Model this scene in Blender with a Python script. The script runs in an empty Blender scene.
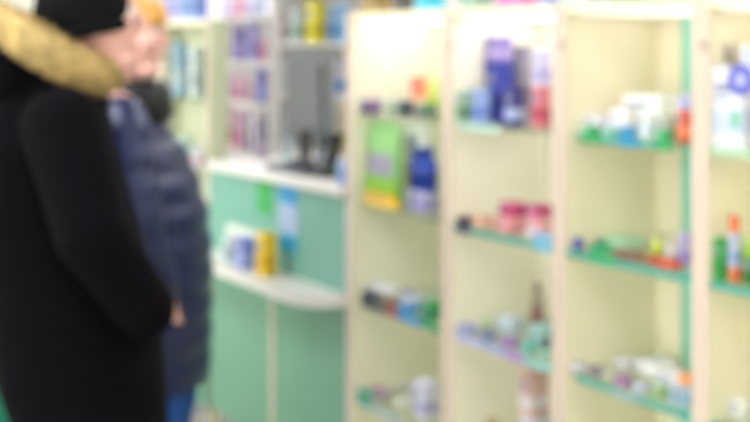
import bpy, bmesh, math, random
from mathutils import Vector, Matrix, noise
R = math.radians
random.seed(7)
SC = bpy.context.scene
COL = SC.collection

# ------------------------------------------------------------------ camera
TH = math.atan(745 / 1100)
PHI = math.pi / 2 - TH
CAM = Vector((0, -1.87, 1.5))
FW = Vector((-math.cos(TH), math.sin(TH), 0))
RT = Vector((math.sin(TH), math.cos(TH), 0))
FPX, HZ = 1100.0, 45.0
cd = bpy.data.cameras.new('camera'); cam = bpy.data.objects.new('camera', cd); COL.objects.link(cam)
cam.location = CAM; cam.rotation_euler = (R(90), 0, PHI)
cd.sensor_width = 36; cd.lens = 36 * FPX / 750; cd.shift_y = -(211 - HZ) / 750
cd.clip_start = 0.02
cd.dof.use_dof = True; cd.dof.focus_distance = 0.5; cd.dof.aperture_fstop = 7.4
SC.camera = cam
# ------------------------------------------------------------------ world, exposure
w = bpy.data.worlds.new('world'); SC.world = w; w.use_nodes = True
w.node_tree.nodes['Background'].inputs[0].default_value = (1, 0.965, 0.9, 1)
w.node_tree.nodes['Background'].inputs[1].default_value = 5.6
SC.view_settings.view_transform = 'Standard'; SC.view_settings.look = 'None'
SC.view_settings.exposure = 0.0; SC.view_settings.gamma = 1; SC.view_settings.use_curve_mapping = False
CEIL_E = 21.0
FILL_E = {'cold': 3.4, 'warm': 1.6}  # strength of the fill glow added inside the cabinets

# ------------------------------------------------------------------ helpers
def lin(h):
    h = h.lstrip('#'); o = []
    for i in (0, 2, 4):
        c = int(h[i:i + 2], 16) / 255
        o.append(c / 12.92 if c <= 0.04045 else ((c + 0.055) / 1.055) ** 2.4)
    return (*o, 1)

_m = {}
def mat(col, rough=0.5, var=0.04, scale=30, spec=0.4, metal=0, bump=0.0, coat=0.0):
    key = (col, rough, var, scale, spec, metal, bump, coat)
    if key in _m: return _m[key]
    m = bpy.data.materials.new('surface_' + col.strip('#')); m.use_nodes = True
    nt = m.node_tree; b = nt.nodes['Principled BSDF']
    b.inputs['Roughness'].default_value = rough; b.inputs['Metallic'].default_value = metal
    b.inputs['Specular IOR Level'].default_value = spec; b.inputs['Coat Weight'].default_value = coat
    tc = nt.nodes.new('ShaderNodeTexCoord'); n = nt.nodes.new('ShaderNodeTexNoise')
    n.inputs['Scale'].default_value = scale; n.inputs['Detail'].default_value = 3
    nt.links.new(tc.outputs['Object'], n.inputs['Vector'])
    c = lin(col); mx = nt.nodes.new('ShaderNodeMix'); mx.data_type = 'RGBA'
    mx.inputs[6].default_value = tuple(max(0, v * (1 - var * 2)) for v in c[:3]) + (1,)
    mx.inputs[7].default_value = tuple(min(1, v * (1 + var * 2)) for v in c[:3]) + (1,)
    nt.links.new(n.outputs['Fac'], mx.inputs[0]); nt.links.new(mx.outputs[2], b.inputs['Base Color'])
    if bump:
        bp = nt.nodes.new('ShaderNodeBump'); bp.inputs['Strength'].default_value = bump; bp.inputs['Distance'].default_value = 0.01
        nt.links.new(n.outputs['Fac'], bp.inputs['Height']); nt.links.new(bp.outputs[0], b.inputs['Normal'])
    _m[key] = m; return m

def emit(col, s):
    m = bpy.data.materials.new('glow_panel'); m.use_nodes = True; nt = m.node_tree
    nt.nodes.clear(); e = nt.nodes.new('ShaderNodeEmission'); o = nt.nodes.new('ShaderNodeOutputMaterial')
    e.inputs[0].default_value = lin(col); e.inputs[1].default_value = s
    nt.links.new(e.outputs[0], o.inputs[0]); return m

def glass(col, refl=0.06):
    m = bpy.data.materials.new('tinted_glass'); m.use_nodes = True; nt = m.node_tree; nt.nodes.clear()
    t = nt.nodes.new('ShaderNodeBsdfTransparent'); t.inputs[0].default_value = lin(col)
    g = nt.nodes.new('ShaderNodeBsdfGlossy'); g.inputs['Roughness'].default_value = 0.05
    lw = nt.nodes.new('ShaderNodeLayerWeight'); lw.inputs[0].default_value = 0.5
    pw = nt.nodes.new('ShaderNodeMath'); pw.operation = 'POWER'; pw.inputs[1].default_value = 5
    f = nt.nodes.new('ShaderNodeMath'); f.operation = 'MULTIPLY_ADD'; f.inputs[1].default_value = 0.6; f.inputs[2].default_value = 0.04
    nt.links.new(lw.outputs['Facing'], pw.inputs[0]); nt.links.new(pw.outputs[0], f.inputs[0])
    x = nt.nodes.new('ShaderNodeMixShader'); o = nt.nodes.new('ShaderNodeOutputMaterial')
    nt.links.new(f.outputs[0], x.inputs[0]); nt.links.new(t.outputs[0], x.inputs[1]); nt.links.new(g.outputs[0], x.inputs[2])
    nt.links.new(x.outputs[0], o.inputs[0]); return m

def link(name, bm, m, parent=None, smooth=False):
    me = bpy.data.meshes.new(name); bmesh.ops.recalc_face_normals(bm, faces=bm.faces); bm.to_mesh(me); bm.free()
    o = bpy.data.objects.new(name, me); COL.objects.link(o)
    if m: me.materials.append(m)
    if smooth:
        for p in me.polygons: p.use_smooth = True
    if parent: o.parent = parent
    return o

def empty(name, label, cat, loc, rz=0, group=None):
    o = bpy.data.objects.new(name, None); COL.objects.link(o); o.location = loc; o.rotation_euler = (0, 0, rz)
    o.empty_display_size = 0.05; o['label'] = label; o['category'] = cat
    if group: o['group'] = group
    return o
def struct(name, bm, m):
    o = link(name, bm, m); o['kind'] = 'structure'; return o

def box(bm, x0, x1, y0, y1, z0, z1, bev=0.0):
    g = bmesh.ops.create_cube(bm, size=1)
    vs = g['verts']
    for v in vs:
        v.co = Vector(((x0 + x1) / 2 + v.co.x * (x1 - x0), (y0 + y1) / 2 + v.co.y * (y1 - y0), (z0 + z1) / 2 + v.co.z * (z1 - z0)))
    if bev:
        es = list({e for v in vs for e in v.link_edges})
        bmesh.ops.bevel(bm, geom=es, offset=bev, segments=2, profile=0.5, affect='EDGES')
    return bm
def B(*a, **k): return box(bmesh.new(), *a, **k)

def loft(bm, rings, n=24, close=True):
    """rings: list of lists of Vectors"""
    vr = [[bm.verts.new(p) for p in r] for r in rings]
    for a, b in zip(vr, vr[1:]):
        for i in range(len(a)):
            j = (i + 1) % len(a)
            bm.faces.new((a[i], a[j], b[j], b[i]))
    if close:
        bm.faces.new(vr[0][::-1]); bm.faces.new(vr[-1])
    return bm
def ell(cx, cy, z, rx, ry, n=28, pw=2.0):
    out = []
    for i in range(n):
        a = 2 * math.pi * i / n; c, s = math.cos(a), math.sin(a)
        out.append(Vector((cx + rx * math.copysign(abs(c) ** (2 / pw), c), cy + ry * math.copysign(abs(s) ** (2 / pw), s), z)))
    return out
def lathe(bm, prof, cx=0, cy=0, n=24, sy=1):
    return loft(bm, [ell(cx, cy, z, max(r, 1e-4), max(r, 1e-4) * sy, n) for r, z in prof])
def tube(bm, pts, rad, n=14):
    pts = [Vector(p) for p in pts]
    if not isinstance(rad, (list, tuple)): rad = [rad] * len(pts)
    rings = []
    # rounded caps
    d0 = (pts[1] - pts[0]).normalized(); d1 = (pts[-1] - pts[-2]).normalized()
    P, Q, D = [], [], []
    for k in (0.95, 0.7, 0.35):
        P.append(pts[0] - d0 * rad[0] * k); Q.append(rad[0] * math.sqrt(1 - k * k)); D.append(d0)
    for i, p in enumerate(pts):
        d = (pts[min(i + 1, len(pts) - 1)] - pts[max(i - 1, 0)]).normalized()
        P.append(p); Q.append(rad[i]); D.append(d)
    for k in (0.35, 0.7, 0.95):
        P.append(pts[-1] + d1 * rad[-1] * k); Q.append(rad[-1] * math.sqrt(1 - k * k)); D.append(d1)
    up = Vector((0, 0, 1)) if abs(d0.z) < 0.9 else Vector((0, 1, 0))
    for p, q, d in zip(P, Q, D):
        s = d.cross(up).normalized(); u = s.cross(d).normalized(); up = u
        rings.append([p + (s * math.cos(2 * math.pi * i / n) + u * math.sin(2 * math.pi * i / n)) * q for i in range(n)])
    return loft(bm, rings)
def ball(bm, c, r, rot=None, seg=20):
    g = bmesh.ops.create_uvsphere(bm, u_segments=seg, v_segments=seg // 2 + 2, radius=1)
    M = Matrix.Translation(Vector(c)) @ (rot or Matrix.Identity(4)) @ Matrix.Diagonal((*r, 1))
    bmesh.ops.transform(bm, matrix=M, verts=g['verts']); return g['verts']
def fuse(o, voxel=0.007, smooth=3):
    md = o.modifiers.new('r', 'REMESH'); md.mode = 'VOXEL'; md.voxel_size = voxel; md.use_smooth_shade = True
    if smooth:
        s = o.modifiers.new('s', 'SMOOTH'); s.iterations = smooth; s.factor = 0.5
    dg = bpy.context.evaluated_depsgraph_get(); dg.update()
    me = bpy.data.meshes.new_from_object(o.evaluated_get(dg)); o.modifiers.clear()
    mats = [m for m in o.data.materials]; o.data = me
    if not me.materials:
        for m in mats: me.materials.append(m)
    for p in me.polygons: p.use_smooth = True
    return o

# a column of the view meets a plane parallel to the cabinets at this x / distance
def T(px, y): return (y + 1.87) / (FW.y + RT.y * (px - 375) / FPX)
def X(px, y): return T(px, y) * (FW.x + RT.x * (px - 375) / FPX)
def Zp(px, py, y): return 1.5 - (py - HZ) / FPX * T(px, y)

CREAM, EDGE, BACKP, MINT, WHITE = '#efe7cb', '#d4c3b6', '#f0e9ce', '#73a99a', '#dddad6'
mCream = mat(CREAM, 0.45, 0.02, 8); mEdge = mat(EDGE, 0.4, 0.02, 10); mBack = mat(BACKP, 0.6, 0.03, 5)
mMint = mat(MINT, 0.35, 0.04, 6); mWhite = mat(WHITE, 0.35, 0.02, 10); mTeal = mat('#4ba093', 0.3, 0.1, 40)
mMintD = mat('#6fa086', 0.4, 0.05, 6)
mGlass = glass('#f7fcf9'); mGrey = mat('#8b8f92', 0.5); mBlack = mat('#15151a', 0.45); mMetal = mat('#b8bcc0', 0.3, metal=1)

# ------------------------------------------------------------------ room
XL, XR, YF, YB, H = -9.0, 2.0, -3.4, 2.0, 2.75
def tile_mat():
    m = bpy.data.materials.new('floor_tiles'); m.use_nodes = True; nt = m.node_tree; b = nt.nodes['Principled BSDF']
    tc = nt.nodes.new('ShaderNodeTexCoord'); br = nt.nodes.new('ShaderNodeTexBrick')
    br.offset = 0; br.inputs['Scale'].default_value = 1; br.inputs['Brick Width'].default_value = 0.4; br.inputs['Row Height'].default_value = 0.4
    br.inputs['Mortar Size'].default_value = 0.004
    br.inputs['Color1'].default_value = lin('#b9b6ac'); br.inputs['Color2'].default_value = lin('#b1aea2'); br.inputs['Mortar'].default_value = lin('#77746c')
    nt.links.new(tc.outputs['Object'], br.inputs['Vector']); nt.links.new(br.outputs['Color'], b.inputs['Base Color'])
    b.inputs['Roughness'].default_value = 0.25; return m
struct('floor', B(XL, XR, YF, YB, -0.1, 0), tile_mat())
struct('ceiling', B(XL, XR, YF, YB, H, H + 0.1), mat('#f2f2ee', 0.8))
mWall = mat('#e4e2d6', 0.8, 0.02, 3)
struct('wall_back', B(XL, XR, YB, YB + 0.1, 0, H), mWall)
FILL_WIN = ((-7.6, -5.1), (-4.7, -2.2), (-1.8, 1.2))  # unseen windows, added to bring frontal daylight onto the shelves
bm = B(XL, XR, YF - 0.1, YF, 0, 0.7); box(bm, XL, XR, YF - 0.1, YF, 2.5, H)
for a, b in zip((XL, *[q[1] for q in FILL_WIN]), (*[q[0] for q in FILL_WIN], XR)): box(bm, a, b, YF - 0.1, YF, 0.7, 2.5)
struct('wall_front', bm, mWall)
for i, (a, b) in enumerate(FILL_WIN):
    bm = bmesh.new()
    for q in ((a, a + .05, .7, 2.5), (b - .05, b, .7, 2.5), (a + .05, b - .05, .7, .75), (a + .05, b - .05, 2.45, 2.5), ((a + b) / 2 - .025, (a + b) / 2 + .025, .75, 2.45)):
        box(bm, q[0], q[1], YF - .08, YF - .02, q[2], q[3])
    wf = struct('fill_window_%d' % (i + 1), bm, mat('#e8e8e6', .4))
    link('pane', B(a + .05, b - .05, YF - .054, YF - .048, .75, 2.45), glass('#fbfdfc'), wf)
struct('wall_left', B(XL - 0.1, XL, YF, YB, 0, H), mWall)
struct('wall_right', B(XR, XR + 0.1, YF, YB, 0, H), mWall)

mTube = emit('#f6f8ff', CEIL_E); mFrame = mat('#f4f4f2', 0.5)
k = 0
row_name = {-1.6: 'over the shop floor', 1.0: 'behind the cabinets'}
col_name = ['far left end', 'left of the counter', 'beside the counter', 'over the display row', 'right end', 'by the right wall']
for yy in (-1.6, 1.0):
    for i, xx in enumerate((-7.6, -5.9, -4.2, -2.5, -0.8, 0.9)):
        t = empty('ceiling_light', 'recessed square ceiling light %s, %s' % (row_name[yy], col_name[i]), 'ceiling light', (xx, yy, H), 0, 'ceiling lights')
        bm = bmesh.new()
        for a in ((-.32, -.28, -.32, .32), (.28, .32, -.32, .32), (-.28, .28, -.32, -.28), (-.28, .28, .28, .32)): box(bm, *a, -0.03, 0)
        link('frame', bm, mFrame, t)
        link('diffuser', B(-.28, .28, -.28, .28, -0.018, -0.008), mTube, t)

# ------------------------------------------------------------------ display cabinets
DEPTH = 0.34; TOP = 1.60; TH_ = 0.02
SH = {'a': 1.285, 'b': 1.005, 'c': 0.71, 'd': 0.40}
fill_glow = {k: emit('#fff6ea' if k == 'warm' else '#f5f4ff', v) for k, v in FILL_E.items()}
def cabinet(x0, x1, label, fill='warm', strip=None, green_door=False, noedge=(), DEPTH=DEPTH, part=None, lining=None, wide=0):
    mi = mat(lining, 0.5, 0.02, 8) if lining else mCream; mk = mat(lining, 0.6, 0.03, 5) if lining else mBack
    c = (x0 + x1) / 2; hw = (x1 - x0) / 2 - 0.001
    t = empty('display_cabinet', label, 'cabinet', (c, 0, 0), 0, 'glass shelved display cabinets')
    for s in (-1, 1):
        a, b = (-hw, -hw + TH_ + wide) if s < 0 else (hw - TH_, hw)
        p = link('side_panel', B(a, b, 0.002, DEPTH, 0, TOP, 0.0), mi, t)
        link('edge_band', B(a, b, -0.002, 0.0019, 0, TOP, 0.0006), mEdge, p)
    i = hw - TH_
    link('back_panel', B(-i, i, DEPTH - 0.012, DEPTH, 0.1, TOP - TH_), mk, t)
    link('top_panel', B(-i, i, 0.002, DEPTH, TOP - TH_, TOP), mCream, t)
    link('bottom_panel', B(-i, i, 0.002, DEPTH - 0.012, 0.08, 0.10), mCream, t)
    link('plinth', B(-i, i, 0.03, 0.05, 0, 0.08), mGrey, t)
    for n, z in SH.items():
        if green_door and z < 0.9: continue
        s = link('shelf', B(-i + .001, i - .001, 0.012, DEPTH - 0.014, z - 0.008, z, 0.001), mGlass, t)
        if n not in noedge:
            ra, rb = (part[n][0] - c, part[n][1] - c) if part and n in part else (-i + .001, i - .001)
            link('price_rail', B(ra, rb, 0.004, 0.011, z - 0.015, z + 0.001, 0.001), mTeal, s)
        for sx in (-1, 1):
            for yy in (0.03, DEPTH - .06): link('bracket', B(*sorted((sx * i, sx * (i - .010))), yy, yy + .01, z - 0.015, z - 0.0085), mMetal, t)
    if fill:  # glowing panel added under the top to whiten the upper compartments
        l = link('fill_housing', B(-i + .01, i - .01, 0.022, DEPTH - .03, TOP - TH_ - 0.006, TOP - TH_), mFrame, t)
        link('glow_panel', B(-i + .02, i - .02, 0.03, DEPTH - .04, TOP - TH_ - 0.009, TOP - TH_ - 0.0061), fill_glow[fill], l)
    if strip:
        link('glass_edge_post', B(strip[0] - c, strip[1] - c, DEPTH - 0.04, DEPTH - 0.0121, 0.1, TOP - TH_), mat('#8ccdb8', 0.35), t)
    if green_door:
        d = link('door', B(-hw + .002, hw - .002, -0.018, -0.003, 0.09, 0.66, 0.002), mMintD, t)
    # lock barrel on the left stile, seen as a small dot
    bm = bmesh.new(); g = bmesh.ops.create_cone(bm, cap_ends=True, segments=16, radius1=0.007, radius2=0.007, depth=0.008)
    bmesh.ops.transform(bm, matrix=Matrix.Translation((-hw + .012, -0.0062, 1.5)) @ Matrix.Rotation(R(90), 4, 'X'), verts=g['verts'])
    link('lock', bm, mat('#a39484', 0.4), t)
    return t
xb = [X(346, 0), X(447, 0), X(559, 0), X(700, 0)]
xb += [xb[3] + .435, xb[3] + .87]
xc = [X(209, 0) - .9, X(209, 0) - .45, X(209, 0)]
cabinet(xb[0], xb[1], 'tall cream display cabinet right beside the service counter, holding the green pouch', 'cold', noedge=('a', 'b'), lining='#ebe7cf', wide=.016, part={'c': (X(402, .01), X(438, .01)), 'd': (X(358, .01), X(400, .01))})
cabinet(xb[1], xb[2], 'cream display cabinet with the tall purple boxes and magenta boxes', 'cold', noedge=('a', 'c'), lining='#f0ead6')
cabinet(xb[2], xb[3], 'wide cream display cabinet with white boxes and a mint vertical strip at its right', 'warm', (X(681, DEPTH - .04), X(693, DEPTH - .04)), part={'a': (X(580, .01), X(673, .01)), 'c': (X(578, .01), X(691, .01))})
cabinet(xb[3], xb[4], 'cream display cabinet at the right edge holding the box with a round blue mark', 'warm')
cabinet(xb[4], xb[5], 'cream display cabinet standing beyond the right edge of the photo', 'warm')
cabinet(xc[1], xc[2], 'pale cabinet with mint lower door left of the service counter, behind the blue jacket', None, green_door=True, DEPTH=.08, noedge=('a', 'b'), lining='#b3b89b')
cabinet(xc[0], xc[1], 'far pale cabinet with mint lower door hidden behind the two shoppers', None, green_door=True, DEPTH=.08, noedge=('a', 'b'), lining='#b3b89b')

cabs = [o for o in COL.objects if o.get('category') == 'cabinet']
for ci, n, p0, p1, cc in ((0, 'c', 361, 385, '#2c3556'), (0, 'c', 386, 396, '#a8344c'), (0, 'c', 397, 420, '#2f8fd0'), (0, 'c', 421, 438, '#3a9a66'),
        (1, 'c', 456, 480, '#b6b6de'), (1, 'c', 481, 504, '#9aa6d0'), (1, 'c', 505, 522, '#ab86c6'), (1, 'c', 523, 550, '#8cc6c0'),
        (1, 'a', 458, 500, '#b4d2c4'), (1, 'b', 533, 551, '#6cb2cc'), (1, 'b', 457, 468, '#4a4468'), (2, 'a', 580, 601, '#2f9a5a'), (2, 'a', 618, 638, '#2f8fb8'), (2, 'a', 655, 672, '#3a9e60'),
        (2, 'b', 588, 613, '#2aa574'), (2, 'c', 612, 640, '#86a6a8'), (3, 'a', 707, 760, '#a9c4a4'), (0, 'd', 372, 400, '#a8bfc6')):
    c = cabs[ci]; z = SH[n]; x0, x1 = X(p0, 0) - c.location.x, X(p1, 0) - c.location.x
    link('shelf_label', B(x0, x1, .0005, .0038, z - .017, z + .003, .0004), mat(cc, .4), c)
# ------------------------------------------------------------------ service counter bay
bx0, bx1 = xc[2], xb[0]
bw = bx1 - bx0; bc = (bx0 + bx1) / 2
t = empty('service_counter', 'mint service counter with white top and a rounded white ledge, between the cabinets', 'counter', (bc, 0, 0))
hb = bw / 2 - 0.002
link('worktop', B(-hb, hb, -0.02, 0.48, 1.02, 1.05, 0.004), mWhite, t)
link('front_panel', B(-hb, hb, 0.0, 0.02, 0.712, 1.02), mMint, t)
# ledge: projects 13.5 cm with rounded corners
bm = bmesh.new(); P = []
rr = 0.13
P.append((hb, 0.0)); P.append((-hb, 0.0))
for i in range(9):
    a = R(180 + 90 * i / 8); P.append((-hb + .03 + rr * math.cos(a) * .2, 0 - .0 + rr * math.sin(a)))
for i in range(13):
    a = R(270 + 90 * i / 12); P.append((hb - 0.12 + 0.12 * math.cos(a), rr * math.sin(a)))
loft(bm, [[Vector((x, y - 0.0002, z)) for x, y in P] for z in (0.676, 0.68, 0.708, 0.712)])
bmesh.ops.remove_doubles(bm, verts=bm.verts, dist=1e-5)
link('ledge', bm, mWhite, t)
seam = X(272, 0) - bc
for a, b, sx in ((-hb, seam - .012, 1), (seam + .012, hb, -1)):
    d = link('door', B(a + .002, b - .002, 0.0, 0.018, 0.09, 0.668, 0.002), mMintD, t)
link('centre_stile', B(seam - .012, seam + .012, -0.002, 0.03, 0.08, 0.668), mEdge, t)
link('side_panel', B(-hb, -hb + .018, 0.021, 0.46, 0, 1.019), mCream, t)
link('side_panel', B(hb - .018, hb, 0.021, 0.46, 0, 1.019), mCream, t)
link('plinth', B(-hb + .02, hb - .02, 0.03, 0.05, 0, 0.08), mGrey, t)
# ------------------------------------------------------------------ products
def product(kind, p0, p1, zb, pt, y, dd, col, acc, label, cat=None, group=None, rough=0.45, tilt=0, h=None):
    """one product; its near face starts on column p0, its far right edge ends on column p1, its top at row pt"""
    cb = [(u + .0225, v - .0225) for u, v in zip(xb, xb[1:]) if u <= X((p0 + p1) / 2, 0) < v] if zb < 1.5 and y < .33 else []
    lo, hi = cb[0] if cb and X(p0, 0) > xb[0] - .01 else (-99, 99)
    if lo == xb[0] + .0225: lo += .016
    if y < .0449 or kind == 'carton':
        while X(p0, y) < lo and y > .0135: y -= .0015
    xa = max(X(p0, y), lo); xr = min(X(p1, y + dd), hi)
    while xr - xa < 0.7 * dd and dd > 0.012:
        dd *= 0.8; xr = min(X(p1, y + dd), hi)
    wd = max(xr - xa, 0.008)
    fixed = h is not None
    if h is None: h = Zp((p0 + p1) / 2, pt, y + dd * .4) - zb
    h = max(h, 0.019 if kind == 'medicine_box' and y < .14 else 0.008) if not fixed else h
    t = empty(kind, label, cat or {'medicine_box': 'box', 'supplement_bottle': 'bottle', 'cream_jar': 'jar', 'cream_tube': 'tube', 'cotton_pouch': 'pouch', 'sachet': 'sachet', 'bandage_roll': 'roll', 'carton': 'carton', 'leaflet': 'leaflet'}.get(kind, 'product'),
              (xa + wd / 2, y + dd / 2, zb + 0.0003), R(tilt), group or {'medicine_box': 'medicine boxes on the shelves', 'supplement_bottle': 'bottles on the shelves', 'cream_jar': 'jars on the shelves', 'cream_tube': 'tubes on the shelves', 'cotton_pouch': 'pouches on the shelves', 'sachet': 'sachets on the shelves', 'bandage_roll': 'rolls on the shelves', 'carton': 'large cartons on the shelves'}.get(kind))
    a, d = wd / 2, dd / 2
    mb, ma = mat(col, rough), mat(acc, rough)
    if kind in ('medicine_box', 'carton'):
        link('box_body', B(-a, a, -d, d, 0, h, min(.0012, h * .1)), mb, t)
        e = .0006
        if h > .03:
            z0, z1 = (.18 * h, .48 * h)
            bm = B(-a * .98, a * .98, -d - e, -d + .0005, z0, z1); box(bm, a - .0005, a + e, -d * .98, d * .98, z0, z1)
            link('colour_band', bm, ma, t)
            bm = B(-a * .8, a * .45, -d - e, -d + .0005, .68 * h, .8 * h); box(bm, -a * .8, a * .1, -d - e, -d + .0005, .58 * h, .63 * h)
            link('lettering_block', bm, mat('#8d92a8', .5), t)
        else:
            bm = B(-a * .9, -a * .1, -d - e, -d + .0005, .2 * h, .8 * h); box(bm, -a * .7, a * .6, -d * .6, d * .5, h - .0003, h + .0004)
            link('colour_band', bm, ma, t)
    elif kind == 'supplement_bottle':
        r = a
        link('bottle_body', lathe(bmesh.new(), [(r * .9, 0), (r, .03 * h), (r, .68 * h), (r * .8, .77 * h), (r * .5, .82 * h), (r * .5, .85 * h)], sy=min(1, d / r) if d < r else 1), mb, t, True)
        link('bottle_label', lathe(bmesh.new(), [(r * 1.01, .15 * h), (r * 1.01, .55 * h)], sy=min(1, d / r) if d < r else 1), ma, t, True)
        link('cap', lathe(bmesh.new(), [(r * .58, .84 * h), (r * .58, .98 * h), (r * .5, h)]), mat(acc, .35), t, True)
    elif kind == 'cream_jar':
        r = a
        link('jar_body', lathe(bmesh.new(), [(r * .85, 0), (r, .1 * h), (r, .55 * h), (r * .9, .62 * h)]), mb, t, True)
        link('lid', lathe(bmesh.new(), [(r * .98, .62 * h), (r, .65 * h), (r, .96 * h), (r * .9, h)]), ma, t, True)
    elif kind == 'cream_tube':   # lying, crimped flat at the left end
        bm = bmesh.new(); rg = []
        for k_, (u, hh, ww) in enumerate(((-1, .06, 1), (-.85, .1, 1), (-.3, .75, .95), (.3, .95, .9), (.68, 1, .85), (.74, .7, .6))):
            rg.append([Vector((u * a, d * ww * math.cos(q) * .9, h / 2 + h / 2 * hh * math.sin(q))) for q in [2 * math.pi * j / 16 for j in range(16)]])
        link('tube_body', loft(bm, rg), mb, t, True)
        bm = bmesh.new()
        loft(bm, [[Vector((u * a, min(d, h) * .55 * r_ * math.cos(q), h / 2 + h * .45 * r_ * math.sin(q))) for q in [2 * math.pi * j / 14 for j in range(14)]] for u, r_ in ((.74, .9), (.97, 1), (1, .9))])
        link('cap', bm, ma, t, True)
    elif kind in ('cotton_pouch', 'sachet'):
        bm = bmesh.new(); rg = []
        for u, dk, ww in ((0, .35, .93), (.04, .8, .98), (.15, 1, 1), (.5, 1, .98), (.8, .8, .99), (.9, .35, 1), (.93, .06, 1), (1, .05, 1)):
            rg.append(ell(0, 0, u * h, a * ww, max(d * dk, .001), 24, 6))
        link('pouch_body', loft(bm, rg), mb, t, True)
        link('colour_band', B(-a * .82, a * .82, -d * 1.01, -d * .9, (.36 if h > .2 else .22) * h, (.62 if h > .2 else .5) * h, .0008), ma, t)
    elif kind == 'bandage_roll':
        r = min(a, h / 2) if h < 2 * a else a
        bm = bmesh.new(); lathe(bm, [(a, 0), (a, h)], sy=min(1, d / a)); link('roll_body', bm, mb, t, True)
        bm = bmesh.new(); lathe(bm, [(a * .35, h - .0005), (a * .35, h + .0008)]); link('core', bm, ma, t)
    return zb + h + 0.0004
I = product
MB, SB, CJ, CT, CP, SA, BR, CA = 'medicine_box', 'supplement_bottle', 'cream_jar', 'cream_tube', 'cotton_pouch', 'sachet', 'bandage_roll', 'carton'
a_, b_, c_, d_ = (SH[k] + 0.001 for k in 'abcd')

# --- cabinet 1 (beside the counter)
q = I(CP, 360, 405, b_, 115, .045, .04, '#8fc67c', '#a29cb4', 'tall light green pouch with a lilac grey picture band, beside the dark blue bottle', h=.255)
I(CP, 363, 400, b_, 128, .025, .014, '#7fb32e', '#e0b428', 'olive green flat pouch with yellow band in front of the tall green pouch', h=.085)
I(MB, 364, 399, b_, 0, .0135, .009, '#eeb71c', '#f4dd6a', 'low orange yellow box at the foot of the green pouch', h=.035)
q = I(MB, 408, 437, b_, 203, .06, .05, '#b9b4dd', '#8f86c6', 'lilac box under the dark blue bottle', h=.062)
q2 = I(SB, 405, 442, q, 147, .065, .05, '#1d3fa4', '#17328c', 'dark blue plastic bottle standing on the lilac box', h=.125)
I(MB, 405, 430, b_, 119, .13, .03, '#eef0ea', '#c6b48c', 'tall pale box behind the dark blue bottle')
I(MB, 361, 381, a_, 100, .04, .05, '#8d6f9c', '#5b4b74', 'small purple box on the top shelf at the left end, above the green pouch')
I(MB, 383, 397, a_, 98, .05, .05, '#cfd6c8', '#86a67a', 'small pale grey green box on the top shelf beside the small purple box')
I(MB, 397, 414, a_, 101, .05, .05, '#4d4a68', '#35604a', 'small dark slate box on the top shelf beneath the coral box')
I(MB, 415, 438, a_, 103, .05, .05, '#6f9a62', '#57407a', 'small leaf green box at the right end of the top shelf beside the counter')
I(MB, 410, 426, a_, 84, .15, .06, '#f2876a', '#f6c0a6', 'coral box showing above the slate box on the top shelf', h=.115)
I(MB, 420, 440, a_, 91, .22, .06, '#dbe48a', '#c2d35a', 'yellow green box showing above the leaf green box', h=.105)
q = I(MB, 361, 385, c_, 299, .015, .06, '#27304e', '#1b2138', 'flat navy box at the left end of the third shelf')
I(MB, 366, 402, q, 287, .05, .06, '#e9e6ea', '#c5c6d8', 'flat white box on top of the flat navy box')
I(MB, 362, 392, c_, 290, .14, .06, '#dcdade', '#b6b4c0', 'wide whitish box at the back of the third shelf behind the navy box')
I(MB, 393, 424, c_, 292, .14, .06, '#c6c6d4', '#9a9cb4', 'wide ash grey box at the back of the third shelf behind the blue box')
I(MB, 425, 440, c_, 296, .14, .05, '#c2cfc4', '#90b09c', 'pale sage box at the back right of the third shelf')
q = I(MB, 386, 396, c_, 303, .015, .02, '#a8324a', '#7c2540', 'small crimson box next to the flat navy box')
q = I(MB, 397, 420, c_, 306, .015, .05, '#2f8fd2', '#1c6eb2', 'bright blue flat box in the middle of the third shelf')
I(MB, 400, 424, q, 296, .04, .05, '#c9cddb', '#8f9bb8', 'pale grey box lying on the bright blue flat box')
I(MB, 421, 440, c_, 302, .015, .06, '#3b9a5a', '#2f7d6a', 'green box at the right end of the third shelf')
I(MB, 368, 392, d_, 393, .05, .08, '#b9a6c0', '#a0527a', 'mauve pink box on the lowest visible shelf beside the counter')
I(MB, 393, 412, d_, 405, .06, .07, '#e6e4da', '#93b8a4', 'low white box between the mauve and the lilac boxes')
I(MB, 413, 438, d_, 382, .05, .08, '#d6d4ea', '#a9a6d0', 'tall pale lilac box at the right end of the lowest visible shelf')
I(MB, 357, 372, d_, 408, .02, .03, '#55b497', '#3b977c', 'mint green box at the front left corner of the lowest visible shelf')
I(MB, 371, 398, d_, 398, .16, .06, '#dcdce0', '#b8c0c8', 'whitish box at the back of the lowest shelf behind the mauve pink box')
I(MB, 400, 430, d_, 392, .17, .06, '#d0cfd8', '#a9a8bc', 'light grey box at the back of the lowest shelf behind the lilac box')
# --- cabinet 2
I(MB, 459, 490, b_, 214, .16, .07, '#e8c4b6', '#cf9a94', 'long pale peach box at the back of the second shelf')
I(MB, 470, 500, c_, 325, .17, .06, '#c2c6dc', '#98a0c4', 'pale periwinkle box at the back left of the third shelf')
I(MB, 528, 556, c_, 326, .10, .05, '#a9cfc8', '#7ab0aa', 'wide pale turquoise box behind the small aqua jar')
I(MB, 455, 471, a_, 91, .04, .04, '#9cb79f', '#5c8a66', 'sage green box at the left end beside the light blue box')
I(MB, 471, 490, a_, 90, .04, .05, '#93a9de', '#6c86cc', 'light blue box between the sage green and the tall navy box')
q = I(CA, 485, 513, a_, 62, .11, .06, '#37409a', '#27307f', 'tall navy carton carrying the purple box')
I(MB, 485, 512, q, 37, .11, .06, '#8d7ab4', '#a898c6', 'purple box stacked on the tall navy carton')
I(CA, 505, 523, a_, 88, .04, .05, '#3f3d80', '#a7b4da', 'dark indigo box with pale round emblem in front of the taupe carton')
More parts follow.
